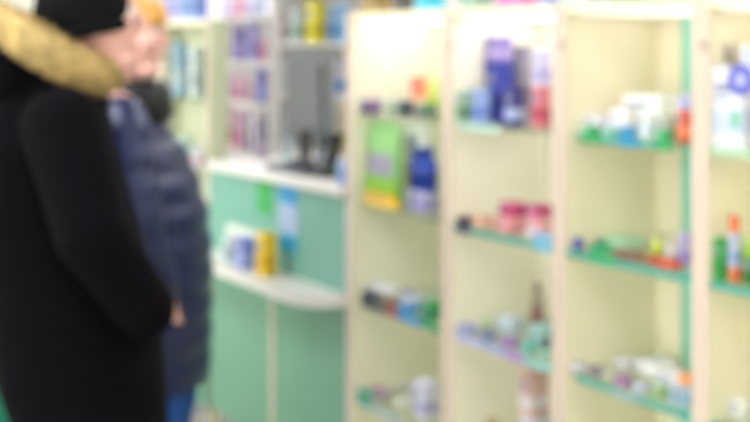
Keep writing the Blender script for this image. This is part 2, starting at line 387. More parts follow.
I(CA, 513, 531, a_, 46, .20, .06, '#8f8896', '#6e6776', 'tall taupe carton between the purple and the lavender boxes')
q = I(MB, 531, 551, a_, 87, .07, .07, '#cf7684', '#b54b60', 'rose red box under the lavender box')
I(MB, 532, 551, q, 50, .08, .06, '#c8c2e0', '#aaa2d2', 'lavender box stacked on the rose red box')
q = I(MB, 457, 472, b_, 217, .02, .07, '#3c3658', '#7b3557', 'small dark plum box at the left end of the second shelf')
I(MB, 471, 496, b_, 217, .03, .05, '#e4b29c', '#c78a80', 'flat peach box beside the small dark plum box')
q = I(MB, 496, 528, b_, 219, .03, .10, '#e3a2a2', '#cf7f8c', 'flat salmon pink box supporting the first magenta box')
I(MB, 499, 527, q, 203, .06, .10, '#c4527f', '#a83b6b', 'magenta box stacked on the flat salmon pink box')
q = I(MB, 526, 554, b_, 222, .03, .10, '#efb3b4', '#d9e2ee', 'flat blush pink box supporting the second magenta box')
I(MB, 527, 552, q, 205, .06, .10, '#b8487a', '#d983a2', 'darker magenta box stacked on the flat blush pink box')
I(MB, 533, 553, b_, 236, .0135, .010, '#8fb9dc', '#5a9ac2', 'small sky blue box at the front right of the second shelf', h=.022)
I(MB, 457, 478, c_, 334, .03, .06, '#aab0dc', '#8088c4', 'periwinkle box at the left end of the third shelf')
I(SB, 479, 492, c_, 317, .10, .05, '#86b873', '#d9e4cc', 'small green bottle behind the periwinkle box')
I(MB, 480, 497, c_, 340, .02, .05, '#7b86b8', '#5f6aa4', 'slate blue box in front of the small green bottle')
I(MB, 496, 524, c_, 317, .12, .08, '#cddbe4', '#aac0d2', 'pale ice blue box standing behind the violet box')
I(MB, 500, 520, c_, 339, .02, .05, '#a986c4', '#8b62b0', 'violet box on the third shelf in front of the ice blue box')
I(MB, 521, 537, c_, 342, .02, .05, '#7cc4ba', '#4aa69c', 'turquoise box beside the violet box')
I(CJ, 538, 552, c_, 340, .02, .05, '#98cfc2', '#4a4f66', 'small aqua jar with dark lid at the right end of the third shelf')
I(SB, 526, 548, c_, 284, .17, .06, '#a39a86', '#84605e', 'tall taupe bottle with a brown cap at the back of the third shelf')
I(MB, 520, 551, d_, 398, .10, .08, '#d3d2e4', '#aeb1d0', 'pale lilac grey box under the dusty pink box', h=.11)
I(MB, 519, 549, d_ + .1108, 371, .10, .08, '#cfaaa4', '#dfd5da', 'dusty pink box stacked on the pale lilac grey box')
I(MB, 470, 500, d_, 420, .12, .10, '#c7b98e', '#a39562', 'khaki box on the lowest shelf below the slate blue box', h=.05)
# --- cabinet 3
I(MB, 579, 601, a_, 132, .018, .02, '#2f9a5e', '#bfe0c8', 'emerald box at the left end of the top shelf', h=.022)
I(MB, 602, 619, a_, 0, .018, .02, '#6ab39a', '#a9d6c6', 'sea green box between the emerald and the blue boxes', h=.018)
I(MB, 619, 637, a_, 132, .018, .02, '#3a93c4', '#1f6f9e', 'ocean blue box at the front of the top shelf below the white boxes', h=.024)
I(MB, 655, 673, a_, 141, .018, .02, '#349a5c', '#7cc79a', 'grass green box at the front right of the top shelf', h=.026)
q = I(MB, 581, 611, a_, 115, .06, .09, '#eeeaf4', '#d3cfe2', 'low white box with lavender band above the emerald box')
I(MB, 609, 628, a_, 105, .17, .06, '#efcdbc', '#e2a184', 'small peach box between the white boxes on the top shelf')
I(MB, 610, 640, a_, 109, .06, .08, '#f2f0f6', '#c9d3e8', 'white box in the centre of the top shelf beside the peach box')
q = I(MB, 640, 655, a_, 112, .05, .06, '#eef2f6', '#cfe2ee', 'bluish white box right of the centre white box')
I(MB, 622, 682, a_, 95, .15, .08, '#eef4f6', '#b9dae6', 'wide tall white box at the back of the top shelf')
I(MB, 655, 678, a_, 118, .05, .05, '#b9bdb0', '#8e9482', 'grey box beside the orange red carton')
q = I(MB, 677, 693, a_, 110, .05, .03, '#d9593a', '#ef8f6c', 'orange red box at the right end of the top shelf')
I(MB, 679, 692, q, 94, .05, .03, '#c5c8f0', '#9aa0e2', 'light lilac box stacked on the orange red box')
I(BR, 567, 587, b_, 239, .03, .05, '#6b68b6', '#413d88', 'indigo bandage roll at the left end of the second shelf')
I(MB, 586, 596, b_, 236, .10, .04, '#dfe2e6', '#b6c2ce', 'small off white box behind the indigo roll')
I(MB, 589, 613, b_, 248, .02, .05, '#2eac74', '#157f52', 'bright green box beside the indigo roll')
q = I(MB, 614, 645, b_, 257, .02, .03, '#8d6a5c', '#604a44', 'flat brown box in front of the pale mint box')
I(MB, 593, 645, b_, 240, .12, .08, '#b4dcc0', '#8bc8a2', 'long pale mint box behind the bright green box')
I(MB, 646, 682, b_, 260, .02, .03, '#cf5a4a', '#8a4038', 'flat brick red box at the front of the second shelf')
I(SB, 648, 666, b_, 237, .09, .05, '#cdd768', '#a9bc2c', 'yellow green bottle behind the brick red box')
I(MB, 665, 678, b_, 243, .07, .04, '#e6e0d6', '#ccc4b8', 'ivory box between the yellow green bottle and the lilac box')
I(MB, 678, 693, b_, 233, .06, .04, '#b5aedb', '#8c82c4', 'lilac box at the right end of the second shelf beside the brick red box')
I(MB, 568, 589, c_, 369, .04, .07, '#d5d2dc', '#b4b0c4', 'small silver grey box at the left end of the third shelf')
I(MB, 589, 603, c_, 374, .03, .04, '#927f9e', '#6c5a7c', 'small mauve box beside the silver grey box')
I(MB, 604, 614, c_, 375, .04, .05, '#dcd8cf', '#b8b09e', 'small beige white box between the mauve and the orchid boxes')
I(MB, 614, 632, c_, 377, .02, .04, '#b384b6', '#8c5a92', 'orchid purple box near the centre of the third shelf')
I(MB, 612, 640, c_, 366, .13, .08, '#dcdae0', '#c2c0ca', 'wide pale grey box behind the orchid purple box')
I(MB, 632, 651, c_, 384, .02, .05, '#c9cee0', '#9aa3c4', 'pale steel blue box right of the orchid box')
I(MB, 636, 677, c_, 361, .14, .08, '#e9eaec', '#ced3da', 'large white box at the back of the third shelf below the mint strip')
I(MB, 651, 668, c_, 385, .02, .05, '#a6bf8e', '#7d9c60', 'moss green box at the front of the third shelf')
I(MB, 668, 678, c_, 392, .02, .03, '#a9c6d6', '#7ea6bc', 'narrow light blue box beside the moss green box')
q = I(MB, 679, 694, c_, 390, .03, .03, '#a3c3da', '#7aa0c0', 'pale blue box under the orange box', h=.045)
I(MB, 678, 694, q, 374, .03, .03, '#f0a66c', '#de8a48', 'orange box stacked on the pale blue box')
I(MB, 581, 625, a_, 112, .19, .06, '#f0eef2', '#d5d8e2', 'long low white box at the back left of the top shelf')
I(MB, 574, 588, b_, 238, .10, .05, '#ccd6dc', '#a9b8c4', 'pale blue grey box behind the indigo roll')
I(MB, 650, 676, b_, 236, .20, .05, '#dedbc6', '#bdbb98', 'cream box at the back of the second shelf behind the yellow green bottle')
I(MB, 583, 612, c_, 366, .17, .06, '#d9d6d6', '#b8b6ba', 'low off white box at the back left of the third shelf')
I(MB, 655, 690, c_, 371, .08, .04, '#e2e2e6', '#b9c6d4', 'whitish box between the large white box and the moss green box')
# --- cabinet 4 (right edge)
t_ = I(CA, 711, 758, a_, 67, .05, .05, '#d7d9ea', '#b9c4e2', 'large pale lilac carton with a round blue mark at the right edge of the photo')
car = [o for o in COL.objects if o.get('label', '').startswith('large pale lilac carton')][0]
bm = bmesh.new(); g = bmesh.ops.create_cone(bm, cap_ends=True, segments=32, radius1=.033, radius2=.033, depth=.0016)
fy = min(v.co.y for v in [c for c in bpy.data.objects if c.parent == car and c.name.startswith('box_body')][0].data.vertices)
wy = car.location.y + fy; cx = X(741, wy) - car.location.x; cz = Zp(741, 80, wy) - a_
bmesh.ops.transform(bm, matrix=Matrix.Translation((cx, fy - .0011, cz)) @ Matrix.Rotation(R(90), 4, 'X'), verts=g['verts'])
link('round_mark', bm, mat('#5358b8', .5), car)
bm = bmesh.new(); g = bmesh.ops.create_cone(bm, cap_ends=True, segments=32, radius1=.015, radius2=.015, depth=.0016)
bmesh.ops.transform(bm, matrix=Matrix.Translation((cx, fy - .0018, cz)) @ Matrix.Rotation(R(90), 4, 'X'), verts=g['verts'])
link('mark_centre', bm, mat('#a9abd8', .5), car)
link('green_patch', B(cx - .022, cx - .004, fy - .0015, fy - .0003, cz - .10, cz - .065), mat('#6db98c', .5), car)
I(MB, 712, 737, t_, 44, .05, .05, '#b5ac9c', '#8d8478', 'small taupe box stacked on the large lilac carton')
I(MB, 740, 772, t_, 50, .05, .05, '#dfe2ea', '#b9bfd6', 'off white box stacked on the large lilac carton at the right edge', h=.045)
I(MB, 708, 728, b_, 238, .0135, .03, '#3f9f4c', '#2f8a44', 'green upright box at the left end, beside the blue and white box')
q = I(MB, 729, 742, b_, 278, .03, .035, '#d5643f', '#e88c60', 'low red orange box under the blue and white box', h=.03)
q = I(MB, 728, 742, q, 234, .03, .035, '#c2cbe6', '#8fa6d6', 'blue and white upright box between the green upright box and the lime box')
I(CJ, 727, 742, q, 216, .03, .035, '#e2794f', '#d8603a', 'small red orange jar on top of the blue and white box')
q = I(MB, 743, 775, b_, 268, .03, .06, '#2f7f3a', '#1f5f2a', 'dark green box under the lime green box at the right edge', h=.06)
I(MB, 743, 775, q, 240, .03, .06, '#a3c62e', '#7fa61e', 'lime green box stacked on the dark green box')
I(MB, 715, 760, c_, 412, .06, .08, '#e2e0d8', '#bfc7c2', 'low white box on the third shelf at the right edge', h=.04)
# beyond the right edge
for n, (dx, cc, hh) in enumerate(((.06, '#c5a0b4', .12), (.16, '#8fb6d6', .15), (.27, '#e2d9a0', .09))):
    for z, s in ((a_, 'top shelf'), (b_, 'second shelf'), (c_, 'third shelf')):
        x = xb[4] + dx; px = None
        tt = empty('medicine_box', '%s box on the %s of the cabinet beyond the right edge' % (('dusty pink', 'soft blue', 'pale yellow')[n], s), 'box', (x + .04, .09, z + .0003), 0, 'medicine boxes on the shelves')
        link('box_body', B(-.04, .04, -.03, .03, 0, hh, .001), mat(cc), tt)
        link('colour_band', B(-.038, .038, -.0306, -.0295, hh * .2, hh * .5), mat('#f0f0f0'), tt)

# --- on top of the cabinets
zt = TOP + .001
for p0, p1, cc, ac, lb in ((361, 392, '#a08a58', '#8a7444', 'ochre brown carton on top of the cabinet beside the counter'),
        (393, 414, '#66625e', '#4f4b48', 'charcoal carton on top, between the ochre and the cyan cartons'),
        (415, 445, '#4fc0dc', '#37a5c6', 'cyan carton on top between the charcoal and the grey green cartons'),
        (460, 494, '#98b8a6', '#7ea28e', 'grey green carton on top of the cabinet with the purple boxes'),
        (495, 538, '#cc7cbc', '#a86cb4', 'pink magenta carton on top of the cabinet with the purple boxes'),
        (539, 558, '#a0a4dc', '#7e84c8', 'lavender blue carton on top beside the pink magenta carton'),
        (562, 609, '#b3c2cc', '#98aab8', 'blue grey carton on top of the wide cabinet'),
        (610, 654, '#4f947a', '#3a7a62', 'dark green carton on top beside the bright green carton'),
        (655, 690, '#88c050', '#6ca838', 'bright green carton on top of the wide cabinet at its right'),
        (707, 735, '#c9c8a8', '#aeb09c', 'beige carton on top of the right edge cabinet'),
        (736, 775, '#a9cdbf', '#8ab8a8', 'pale aqua carton on top of the right edge cabinet'),
        (163, 178, '#c6c2e6', '#aaa6d8', 'pale lilac carton on top of the cabinet left of the counter'),
        (178, 193, '#a6bce2', '#88a4d6', 'pale blue carton on top of the cabinet left of the counter'),
        (193, 208, '#7f92cc', '#6678b8', 'medium blue carton on top next to the counter opening'),
        (130, 148, '#c8cac6', '#aeb0ac', 'light grey carton on top of the far cabinet behind the shoppers')):
    I(CA, p0, p1, zt, 0, .012, .06, cc, ac, lb, group='cartons on top of the cabinets', h=.17)

# --- cabinet left of the counter
I(MB, 172, 186, a_ , 42, .02, .035, '#86a9be', '#a9bac2', 'sky blue box behind the blue jacket, left of the counter')
I(MB, 188, 201, a_, 47, .02, .03, '#c2cfd0', '#a2b2b8', 'pale grey box beside the sky blue box, left of the counter')
I(MB, 178, 190, b_, 136, .02, .035, '#b8d6cc', '#8fc4b8', 'pale teal box on the second shelf left of the counter')
I(MB, 191, 205, b_, 150, .02, .03, '#cfd0d8', '#b98aa0', 'small grey white box on the second shelf left of the counter', h=.08)

# --- on the ledge
zl = .7128
I(MB, 222, 236, zl, 240, -.09, .05, '#cdd6dc', '#9fb8c4', 'pale grey blue box at the left end of the ledge')
I(MB, 236, 255, zl, 238, -.09, .05, '#7f8ddb', '#a9b2ea', 'periwinkle blue box on the ledge beside the yellow box')
I(MB, 256, 277, zl, 234, -.09, .05, '#ecc62e', '#d9a81e', 'yellow box on the ledge below the green leaflet')
I(MB, 226, 268, zl, 229, -.033, .025, '#dfe6dc', '#c3cfc0', 'wide off white box behind the yellow box on the ledge')

def leaf(p0, p1, t0, t1, cols, label, y=-.003):
    x0, x1 = X(p0, y), X(p1, y); z1, z0 = Zp((p0 + p1) / 2, t0, y), Zp((p0 + p1) / 2, t1, y)
    t = empty('leaflet', label, 'leaflet', ((x0 + x1) / 2, y, z0), 0, 'leaflets on the counter front')
    a = (x1 - x0) / 2; h = z1 - z0
    link('sheet', B(-a, a, -.0005, .002, 0, h, .0003), mat(cols[1], .4), t)
    if len(cols) > 2:
        link('header_band', B(-a, a, -.0012, -.0006, h * .68, h), mat(cols[0], .4), t)
        link('footer_band', B(-a, a, -.0012, -.0006, 0, h * .26), mat(cols[2], .4), t)
        bm = bmesh.new()
        for i in range(6): box(bm, -a * .7, a * (.7 if i % 2 else .4), -.0012, -.0006, h * (.32 + i * .055), h * (.335 + i * .055))
        link('text_lines', bm, mat('#8890b0'), t)
    else:
        link('header_band', B(-a, a, -.0012, -.0006, h * .7, h * .92), mat(cols[0], .4), t)
leaf(279, 297, 182, 252, ('#2f8fc6', '#a9bede', '#2b9bc4'), 'blue and white leaflet hanging on the mint counter front')
leaf(257, 271, 178, 214, ('#2f9c50', '#38a85a'), 'green leaflet on the mint counter front above the yellow box')

# --- on the worktop
zw = 1.0505
y = .25; x0, x1 = X(281, y), X(325, y)
t = empty('monitor', 'grey computer monitor seen from behind, standing on the counter', 'monitor', ((x0 + x1) / 2, y + .02, zw))
a = (x1 - x0) / 2; zb_, zt_ = Zp(300, 140, y) - zw, Zp(300, 52, y) - zw
link('housing', B(-a, a, 0, .03, zb_, zt_, .006), mat('#6c6f72', .5), t)
link('rear_cover', B(-a * .75, a * .75, -.022, -.0001, zb_ + .04, zt_ - .04, .008), mat('#65686b', .5), t)
link('screen', B(-a + .012, a - .012, .0301, .032, zb_ + .012, zt_ - .012), mat('#0c0f16', .1), t)
link('stand_neck', B(-.03, .03, -.015, -.0005 + .0, .012, zb_ + .0399, .003), mBlack, t)
link('stand_base', lathe(bmesh.new(), [(.1, 0), (.1, .008), (.03, .014)], sy=.8), mBlack, t)
y = .06; x0, x1 = X(306, y), X(326, y)
t = empty('card_terminal', 'black payment terminal on the counter in front of the monitor', 'card terminal', ((x0 + x1) / 2, y + .03, zw), 0)
a = (x1 - x0) / 2 * .8
bm = bmesh.new(); loft(bm, [[Vector((sx * a, yy, z)) for sx, yy in ((-1, -.02), (1, -.02), (1, .03), (-1, .03))] for z in (0, .02)]); link('dock', bm, mBlack, t)
bm = bmesh.new(); loft(bm, [[Vector((sx * a * ww, yy + z * .25, z)) for sx, yy in ((-1, -.02), (1, -.02), (1, .015), (-1, .015))] for z, ww in ((.0201, .75), (.08, .95), (.15, .95))]); link('handset', bm, mBlack, t)
link('display', B(-a * .7, a * .7, -.002, .0005, .11, .14), mat('#3c4650', .2), t)
bm = bmesh.new()
for i in range(3):
    for j in range(3): box(bm, -a * .6 + i * a * .45, -a * .3 + i * a * .45, -.0175 + j * .005, -.012 + j * .005, .035 + j * .022, .048 + j * .022)
link('keypad', bm, mat('#8a8f98'), t)
x0, x1 = X(262, .02), X(302, .02)
t = empty('keyboard', 'dark grey keyboard lying on the counter left of the black terminal', 'keyboard', ((x0 + x1) / 2, .1, zw))
a = (x1 - x0) / 2
link('base', B(-a, a, -.07, .07, 0, .016, .003), mat('#5a5c66', .5), t)
bm = bmesh.new()
for r_ in range(4):
    for c in range(12): box(bm, -a * .94 + c * a * .157, -a * .94 + (c + .86) * a * .157, -.06 + r_ * .03, -.035 + r_ * .03, .0155, .021)
link('keys', bm, mat('#34363e', .5), t)
I(MB, 328, 342, zw, 158, .10, .05, '#3f9478', '#2d7a60', 'small green box on the counter near its right end', h=.035)
I(MB, 337, 349, zw, 150, .02, .03, '#8ea6e2', '#6c86d2', 'light blue box at the right end of the counter top', h=.075)
I(MB, 255, 268, zw, 148, .20, .05, '#b6a4b8', '#948098', 'small mauve grey box on the counter left of the monitor', h=.05)
I(CJ, 281, 291, zw, 138, .16, .05, '#a9bcc2', '#8c9ca6', 'small grey glass jar on the counter before the monitor', h=.07)

# --- shelving behind the counter
def back_shelves(x0, x1, levels, label, y0=.88):
    t = empty('shelving_unit', label, 'shelving unit', ((x0 + x1) / 2, y0, 0), 0, 'white shelving units behind the counter')
    a = (x1 - x0) / 2
    for s in (-1, 1): link('side_panel', B(*sorted((s * a, s * (a - .018))), 0, .3, 0, 2.1), mat('#d9d5d6', .5), t)
    link('back_panel', B(-a + .018, a - .018, .29, .3, .05, 2.1), mat('#dcd6dc', .6), t)
    for z in levels: link('shelf', B(-a + .0185, a - .0185, 0, .289, z - .018, z, .001), mWhite, t)
sy = .90
back_shelves(-6.6, X(273, .88), (.1, .5, .915, 1.19, 1.41, 1.655), 'white shelving unit behind the counter, left of the monitor')
back_shelves(X(276, .88), -3.6, (.1, .5, .98, 1.245, 1.51, 1.8), 'white shelving unit behind the counter, right of the monitor')
G = 'packages on the shelving behind the counter'
def K(kind, p0, p1, z, pt, c1, c2, lb, y=sy, dd=.05): return I(kind, p0, p1, z + .001, pt, y, dd, c1, c2, lb, group=G)
z = 1.655
K(MB, 222, 233, z, -3, '#cfc8dd', '#b0a4cc', 'pale lilac package at the left end of the highest back shelf')
K(MB, 234, 244, z, -6, '#d99cb4', '#c2708c', 'rose package on the highest back shelf')
K(MB, 245, 256, z, -2, '#c9c4de', '#9c94c8', 'greyish lilac package on the highest back shelf beside the rose one')
K(MB, 257, 266, z, -5, '#b6c4dd', '#8ea6cc', 'pale blue package at the right end of the highest back shelf')
z = 1.41
K(MB, 223, 232, z, 32, '#dad2dd', '#bcb0c4', 'off white package left of the deep purple one')
K(MB, 233, 246, z, 27, '#7d6fb0', '#9c90cc', 'deep purple package on the back shelf')
K(MB, 247, 259, z, 22, '#a9a4e0', '#8480cc', 'light violet package next to the deep purple one')
K(MB, 259, 266, z, 40, '#d998b4', '#c2688c', 'pink package at the right end beside the light violet one')
z = 1.19
K(MB, 222, 232, z, 76, '#cfc6d6', '#b0a6bc', 'pale grey lilac package left of the pink pair')
K(MB, 233, 241, z, 74, '#dca6c0', '#c67a9c', 'pink package on the third back shelf, left of the pale pink one')
K(MB, 241, 253, z, 78, '#dfc0d0', '#b48aa8', 'pale pink package on the third back shelf')
K(MB, 257, 266, z, 69, '#5a5cc0', '#7c82dc', 'royal blue package left of the monitor')
z = .915
K(MB, 222, 233, z, 105, '#d8c6c4', '#ae8c60', 'beige package with brown band at the left end of the lower back shelf')
K(MB, 234, 243, z, 112, '#dc9cc4', '#c26a98', 'bright pink package on the lower back shelf')
K(SB, 244, 253, z, 112, '#8f88a4', '#6a6480', 'grey purple bottle beside the bright pink package')
K(MB, 254, 262, z, 118, '#c2b6d2', '#a094b8', 'lilac package between the grey bottles')
K(SB, 262, 269, z, 108, '#70708e', '#565672', 'darker slate bottle on the lower back shelf')
z = 1.51
K(MB, 290, 304, z, 8, '#c9d6e0', '#8fb0a0', 'ice grey package left of the yellow one')
K(MB, 305, 326, z, 2, '#d8cc2c', '#b4a818', 'bright yellow package behind the counter')
K(MB, 327, 337, z, 6, '#7ea8d2', '#4a7ab0', 'steel blue package right of the yellow one')
K(MB, 338, 348, z, 3, '#86bce6', '#5a9ad2', 'sky blue package beside the cabinet divider')
K(SB, 282, 290, z, 12, '#b49a98', '#8c706e', 'brown grey bottle at the left end above the monitor')
z = 1.245
K(MB, 322, 332, z, 62, '#d3cfe2', '#5a92d8', 'white package with blue band right of the monitor')
K(MB, 333, 347, z, 60, '#cfd2e6', '#4a86d6', 'white package with azure band next to the cabinet divider')
K(MB, 284, 302, z, 62, '#c6c9d4', '#a6aabc', 'pale grey package mostly hidden behind the monitor')
z = .98
K(MB, 323, 336, z, 104, '#ccb48c', '#b09870', 'tan package on the lower back shelf right of the monitor')
K(MB, 337, 347, z, 106, '#d2c4a4', '#c2c43c', 'sand coloured package with lime band beside the divider')
K(MB, 284, 302, z, 110, '#a6b2bc', '#8896a4', 'blue grey package mostly hidden behind the monitor, on the lower shelf')

# ------------------------------------------------------------------ green bin far left
Zb = 3.5; lat = (-25 - 375) / FPX * Zb
p = CAM + FW * Zb + RT * lat
t = empty('waste_bin', 'green plastic bin standing behind the black coat at the left edge', 'bin', (p.x, p.y, 0))
mBin = mat('#23876a', .4)
link('bin_body', lathe(bmesh.new(), [(.13, 0), (.135, .01), (.165, .5)], n=32), mBin, t, True)
link('rim', lathe(bmesh.new(), [(.172, .5), (.175, .51), (.175, .53), (.17, .535)], n=32), mBin, t, True)
link('lid', lathe(bmesh.new(), [(.168, .5355), (.15, .57), (.08, .59), (.02, .595)], n=32), mat('#1d735a', .4), t, True)

# ------------------------------------------------------------------ people
mSkin = mat('#e6b3a8', .5, .05, 20)
def make_person(name, label, px, Z0):
    p = CAM + FW * Z0 + RT * ((px - 375) / FPX * Z0)
    t = empty(name, label, 'person', (p.x, p.y, 0), PHI)
    X0 = (px - 375) / FPX * Z0
    def L(qx, qy, Y=0.0):
        Zc = Z0 + Y
        return Vector(((qx - 375) * Zc / FPX - X0, Y, 1.5 - (qy - HZ) * Zc / FPX))
    return t, L

def head(bm, c, s=1.0, yaw=0):
    M = Matrix.Translation(c) @ Matrix.Rotation(yaw, 4, 'Z') @ Matrix.Scale(s, 4)
    def b(p, r, rot=None):
        vs = ball(bm, p, r, rot); bmesh.ops.transform(bm, matrix=M, verts=vs)
    b((-.01, 0, .035), (.098, .076, .085)); b((.02, 0, -.02), (.072, .062, .075)); b((.055, 0, -.085), (.035, .038, .03))
    b((.07, 0, .03), (.022, .052, .04)); b((.083, 0, .052), (.012, .045, .012))
    for sy in (-1, 1):
        b((.068, sy * .036, -.01), (.028, .025, .03)); b((-.008, sy * .076, 0), (.02, .008, .032), Matrix.Rotation(R(-15), 4, 'Y'))
        b((-.004, sy * .08, .01), (.014, .008, .018))
    b((.097, 0, .005), (.014, .010, .028), Matrix.Rotation(R(-18), 4, 'Y')); b((.108, 0, -.014), (.013, .013, .011))
    for sy in (-1, 1): b((.099, sy * .011, -.018), (.009, .007, .007))
    b((.088, 0, -.044), (.012, .024, .007)); b((.086, 0, -.056), (.012, .021, .008))
    return M
def hand(bm, w, d, palm, side=1):
    """w wrist point, d direction of fingers, palm = palm normal"""
    w = Vector(w); d = Vector(d).normalized(); n = Vector(palm); n = (n - d * n.dot(d)).normalized(); s = d.cross(n).normalized() * side
    c = w + d * .045
    rot = Matrix((s, d, n)).transposed().to_4x4()
    ball(bm, c, (.042, .052, .016), rot)
    for i, (o, ln) in enumerate(((-.030, .068), (-.010, .078), (.010, .072), (.029, .056))):
        p0 = w + d * .075 + s * o; p1 = p0 + d * ln * .45 + n * .006; p2 = p1 + d * ln * .25 + n * .018; p3 = p2 + d * ln * .1 + n * .02
        tube(bm, [p0, p1, p2, p3], [.0095, .009, .0085, .0075], 10)
    p0 = w + d * .02 - s * .03; p1 = p0 + d * .028 - s * .022 + n * .012; p2 = p1 + d * .026 + n * .012
    tube(bm, [p0, p1, p2], [.013, .0105, .009], 10)

def eyes(M, t):
    for sy in (-1, 1):
        bm = bmesh.new(); vs = ball(bm, (.0815, sy * .031, .022), (.0125, .0135, .0105), seg=14); bmesh.ops.transform(bm, matrix=M, verts=vs)
        e = link('eye', bm, mat('#e8e4e0', .2), t, True)
        bm = bmesh.new(); vs = ball(bm, (.0915, sy * .031, .022), (.0035, .0055, .0055), seg=12); bmesh.ops.transform(bm, matrix=M, verts=vs)
        link('iris', bm, mat('#3a4a50', .2), e, True)
    bm = bmesh.new(); vs = ball(bm, (.096, 0, -.050), (.007, .016, .006), seg=14); bmesh.ops.transform(bm, matrix=M, verts=vs)
    link('lips', bm, mat('#b5605c', .4), t, True)

def body(t, hc, hs, sh, el, wr, hd, hipz, sx, legs, yaw=0):
    """sh/el/wr: (near, far) lists of Vectors"""
    bm = bmesh.new(); M = head(bm, hc, hs, yaw)
    nb = Vector((hc.x - .035, 0, hc.z - .19))
    tube(bm, [hc + Vector((-.015, 0, -.06)), nb], [.05, .056])
    cx = (sh[0].x + sh[1].x) / 2
    tube(bm, [sh[0], (sh[0] + sh[1]) / 2 + Vector((0, 0, .03)), sh[1]], [.05, .06, .05])
    loft(bm, [ell(x, 0, z, rx, ry, 24) for z, x, rx, ry in ((nb.z - .03, cx, .06, .09), (nb.z - .08, cx, .09, .16), (nb.z - .2, cx + .01, .105, .155), (nb.z - .36, sx, .095, .13), (hipz + .02, sx, .105, .155), (hipz - .07, sx, .10, .15))])
    for i in (0, 1):
        tube(bm, [sh[i], el[i], wr[i]], [.048, .038, .026]); hand(bm, wr[i], hd[i], (0, 1 if i == 0 else -1, 0) if True else None, 1 if i == 0 else -1)
        h, kn, an = legs[i]
        tube(bm, [h, kn, an], [.085, .055, .036])
        tube(bm, [an + Vector((-.03, 0, -.03)), an + Vector((.13, 0, -.045))], [.035, .028])
    o = link('body', bm, mSkin, t); fuse(o, .0055, 2)
    return M
def boots(t, legs, m):
    for h, kn, an in legs:
        bm = bmesh.new()
        tube(bm, [an + Vector((-.005, 0, .16)), an + Vector((-.005, 0, -.01))], [.062, .056])
        tube(bm, [an + Vector((-.03, 0, -.035)), an + Vector((.08, 0, -.035)), an + Vector((.15, 0, -.042))], [.048, .05, .04])
        o = link('boot', bm, m, t); fuse(o, .008, 2)
        zmin = min(v.co.z for v in o.data.vertices)
        bm = bmesh.new(); x, y = an.x, an.y
        loft(bm, [[Vector((x + .06 + .14 * math.cos(q), y + .05 * math.sin(q), z)) for q in [2 * math.pi * j / 24 for j in range(24)]] for z in (0, .028)])
        link('sole', bm, mat('#141414', .7), o)

def fur(bm, path, rad, n, length, seed=3):
    rnd = random.Random(seed); N = len(path)
    for _ in range(n):
        u = rnd.random() * N; i = int(u); f = u - i
        p = path[i % N].lerp(path[(i + 1) % N], f); tg = (path[(i + 1) % N] - path[i % N]).normalized()
        r = Vector((rnd.gauss(0, 1), rnd.gauss(0, 1), rnd.gauss(0, 1))); r = (r - tg * r.dot(tg)).normalized()
        b = p + r * rad * .8; e = b + (r + tg * rnd.uniform(-.7, .7) + Vector((0, 0, -.3))).normalized() * length * rnd.uniform(.5, 1.1)
        s = r.cross(tg).normalized() * .0022; q = tg * .0022
        v = [bm.verts.new(b + s), bm.verts.new(b - s * .5 + q), bm.verts.new(b - s * .5 - q), bm.verts.new(e)]
        for tri in ((0, 1, 3), (1, 2, 3), (2, 0, 3)): bm.faces.new([v[j] for j in tri])
def smooth_path(pts, k=6, closed=True):
    out = []; N = len(pts)
    for i in range(N):
        p0, p1, p2, p3 = (pts[(i + j) % N] for j in (-1, 0, 1, 2))
        for s in range(k):
            u = s / k
            out.append(.5 * ((2 * p1) + (p2 - p0) * u + (2 * p0 - 5 * p1 + 4 * p2 - p3) * u * u + (-p0 + 3 * p1 - 3 * p2 + p3) * u ** 3))
    return out
def closed_tube(bm, path, rad, n=14):
    N = len(path); vr = []
    for i, p in enumerate(path):
        d = (path[(i + 1) % N] - path[i - 1]).normalized(); s = d.cross(Vector((0, 0, 1))).normalized(); u = s.cross(d).normalized()
        vr.append([bm.verts.new(p + (s * math.cos(2 * math.pi * k / n) + u * math.sin(2 * math.pi * k / n)) * rad) for k in range(n)])
    for i in range(N):
        a, b = vr[i], vr[(i + 1) % N]
        for k in range(n): bm.faces.new((a[k], a[(k + 1) % n], b[(k + 1) % n], b[k]))

# --- shopper in the black coat
t, L = make_person('person', 'person in long black coat with fur trimmed hood and black knitted hat', 80, 2.4)
mCoat = mat('#08060b', .85, .15, 12, .06, bump=.3)
hc = L(92, 22); sh = [L(62, 122, -.19), L(44, 120, .18)]; el = [L(92, 236, -.26), L(60, 232, .25)]; wr = [L(134, 292, -.22), L(96, 300, .22)]
hd = [Vector((.3, .75, -.55)), Vector((.4, 0, -.8))]
legs = [[Vector((.0, s * .09, .88)), Vector((.02, s * .10, .48)), Vector((-.01, s * .11, .085))] for s in (-1, 1)]
M = body(t, hc, 1.0, sh, el, wr, hd, .93, .0, legs, R(8)); eyes(M, t)
bm = bmesh.new()
loft(bm, [ell(cx, 0, z, rx, ry, 36, 2.3) for z, cx, rx, ry in ((1.455, -.04, .07, .08), (1.42, -.06, .10, .12), (1.37, -.09, .14, .18), (1.28, -.10, .17, .215), (1.16, -.07, .172, .22), (1.03, -.035, .175, .22), (.9, -.005, .178, .22), (.78, .010, .168, .225), (.68, .034, .150, .23), (.62, .036, .150, .23), (.50, .036, .155, .235))])
o = link('coat', bm, mCoat, t); fuse(o, .009, 5)
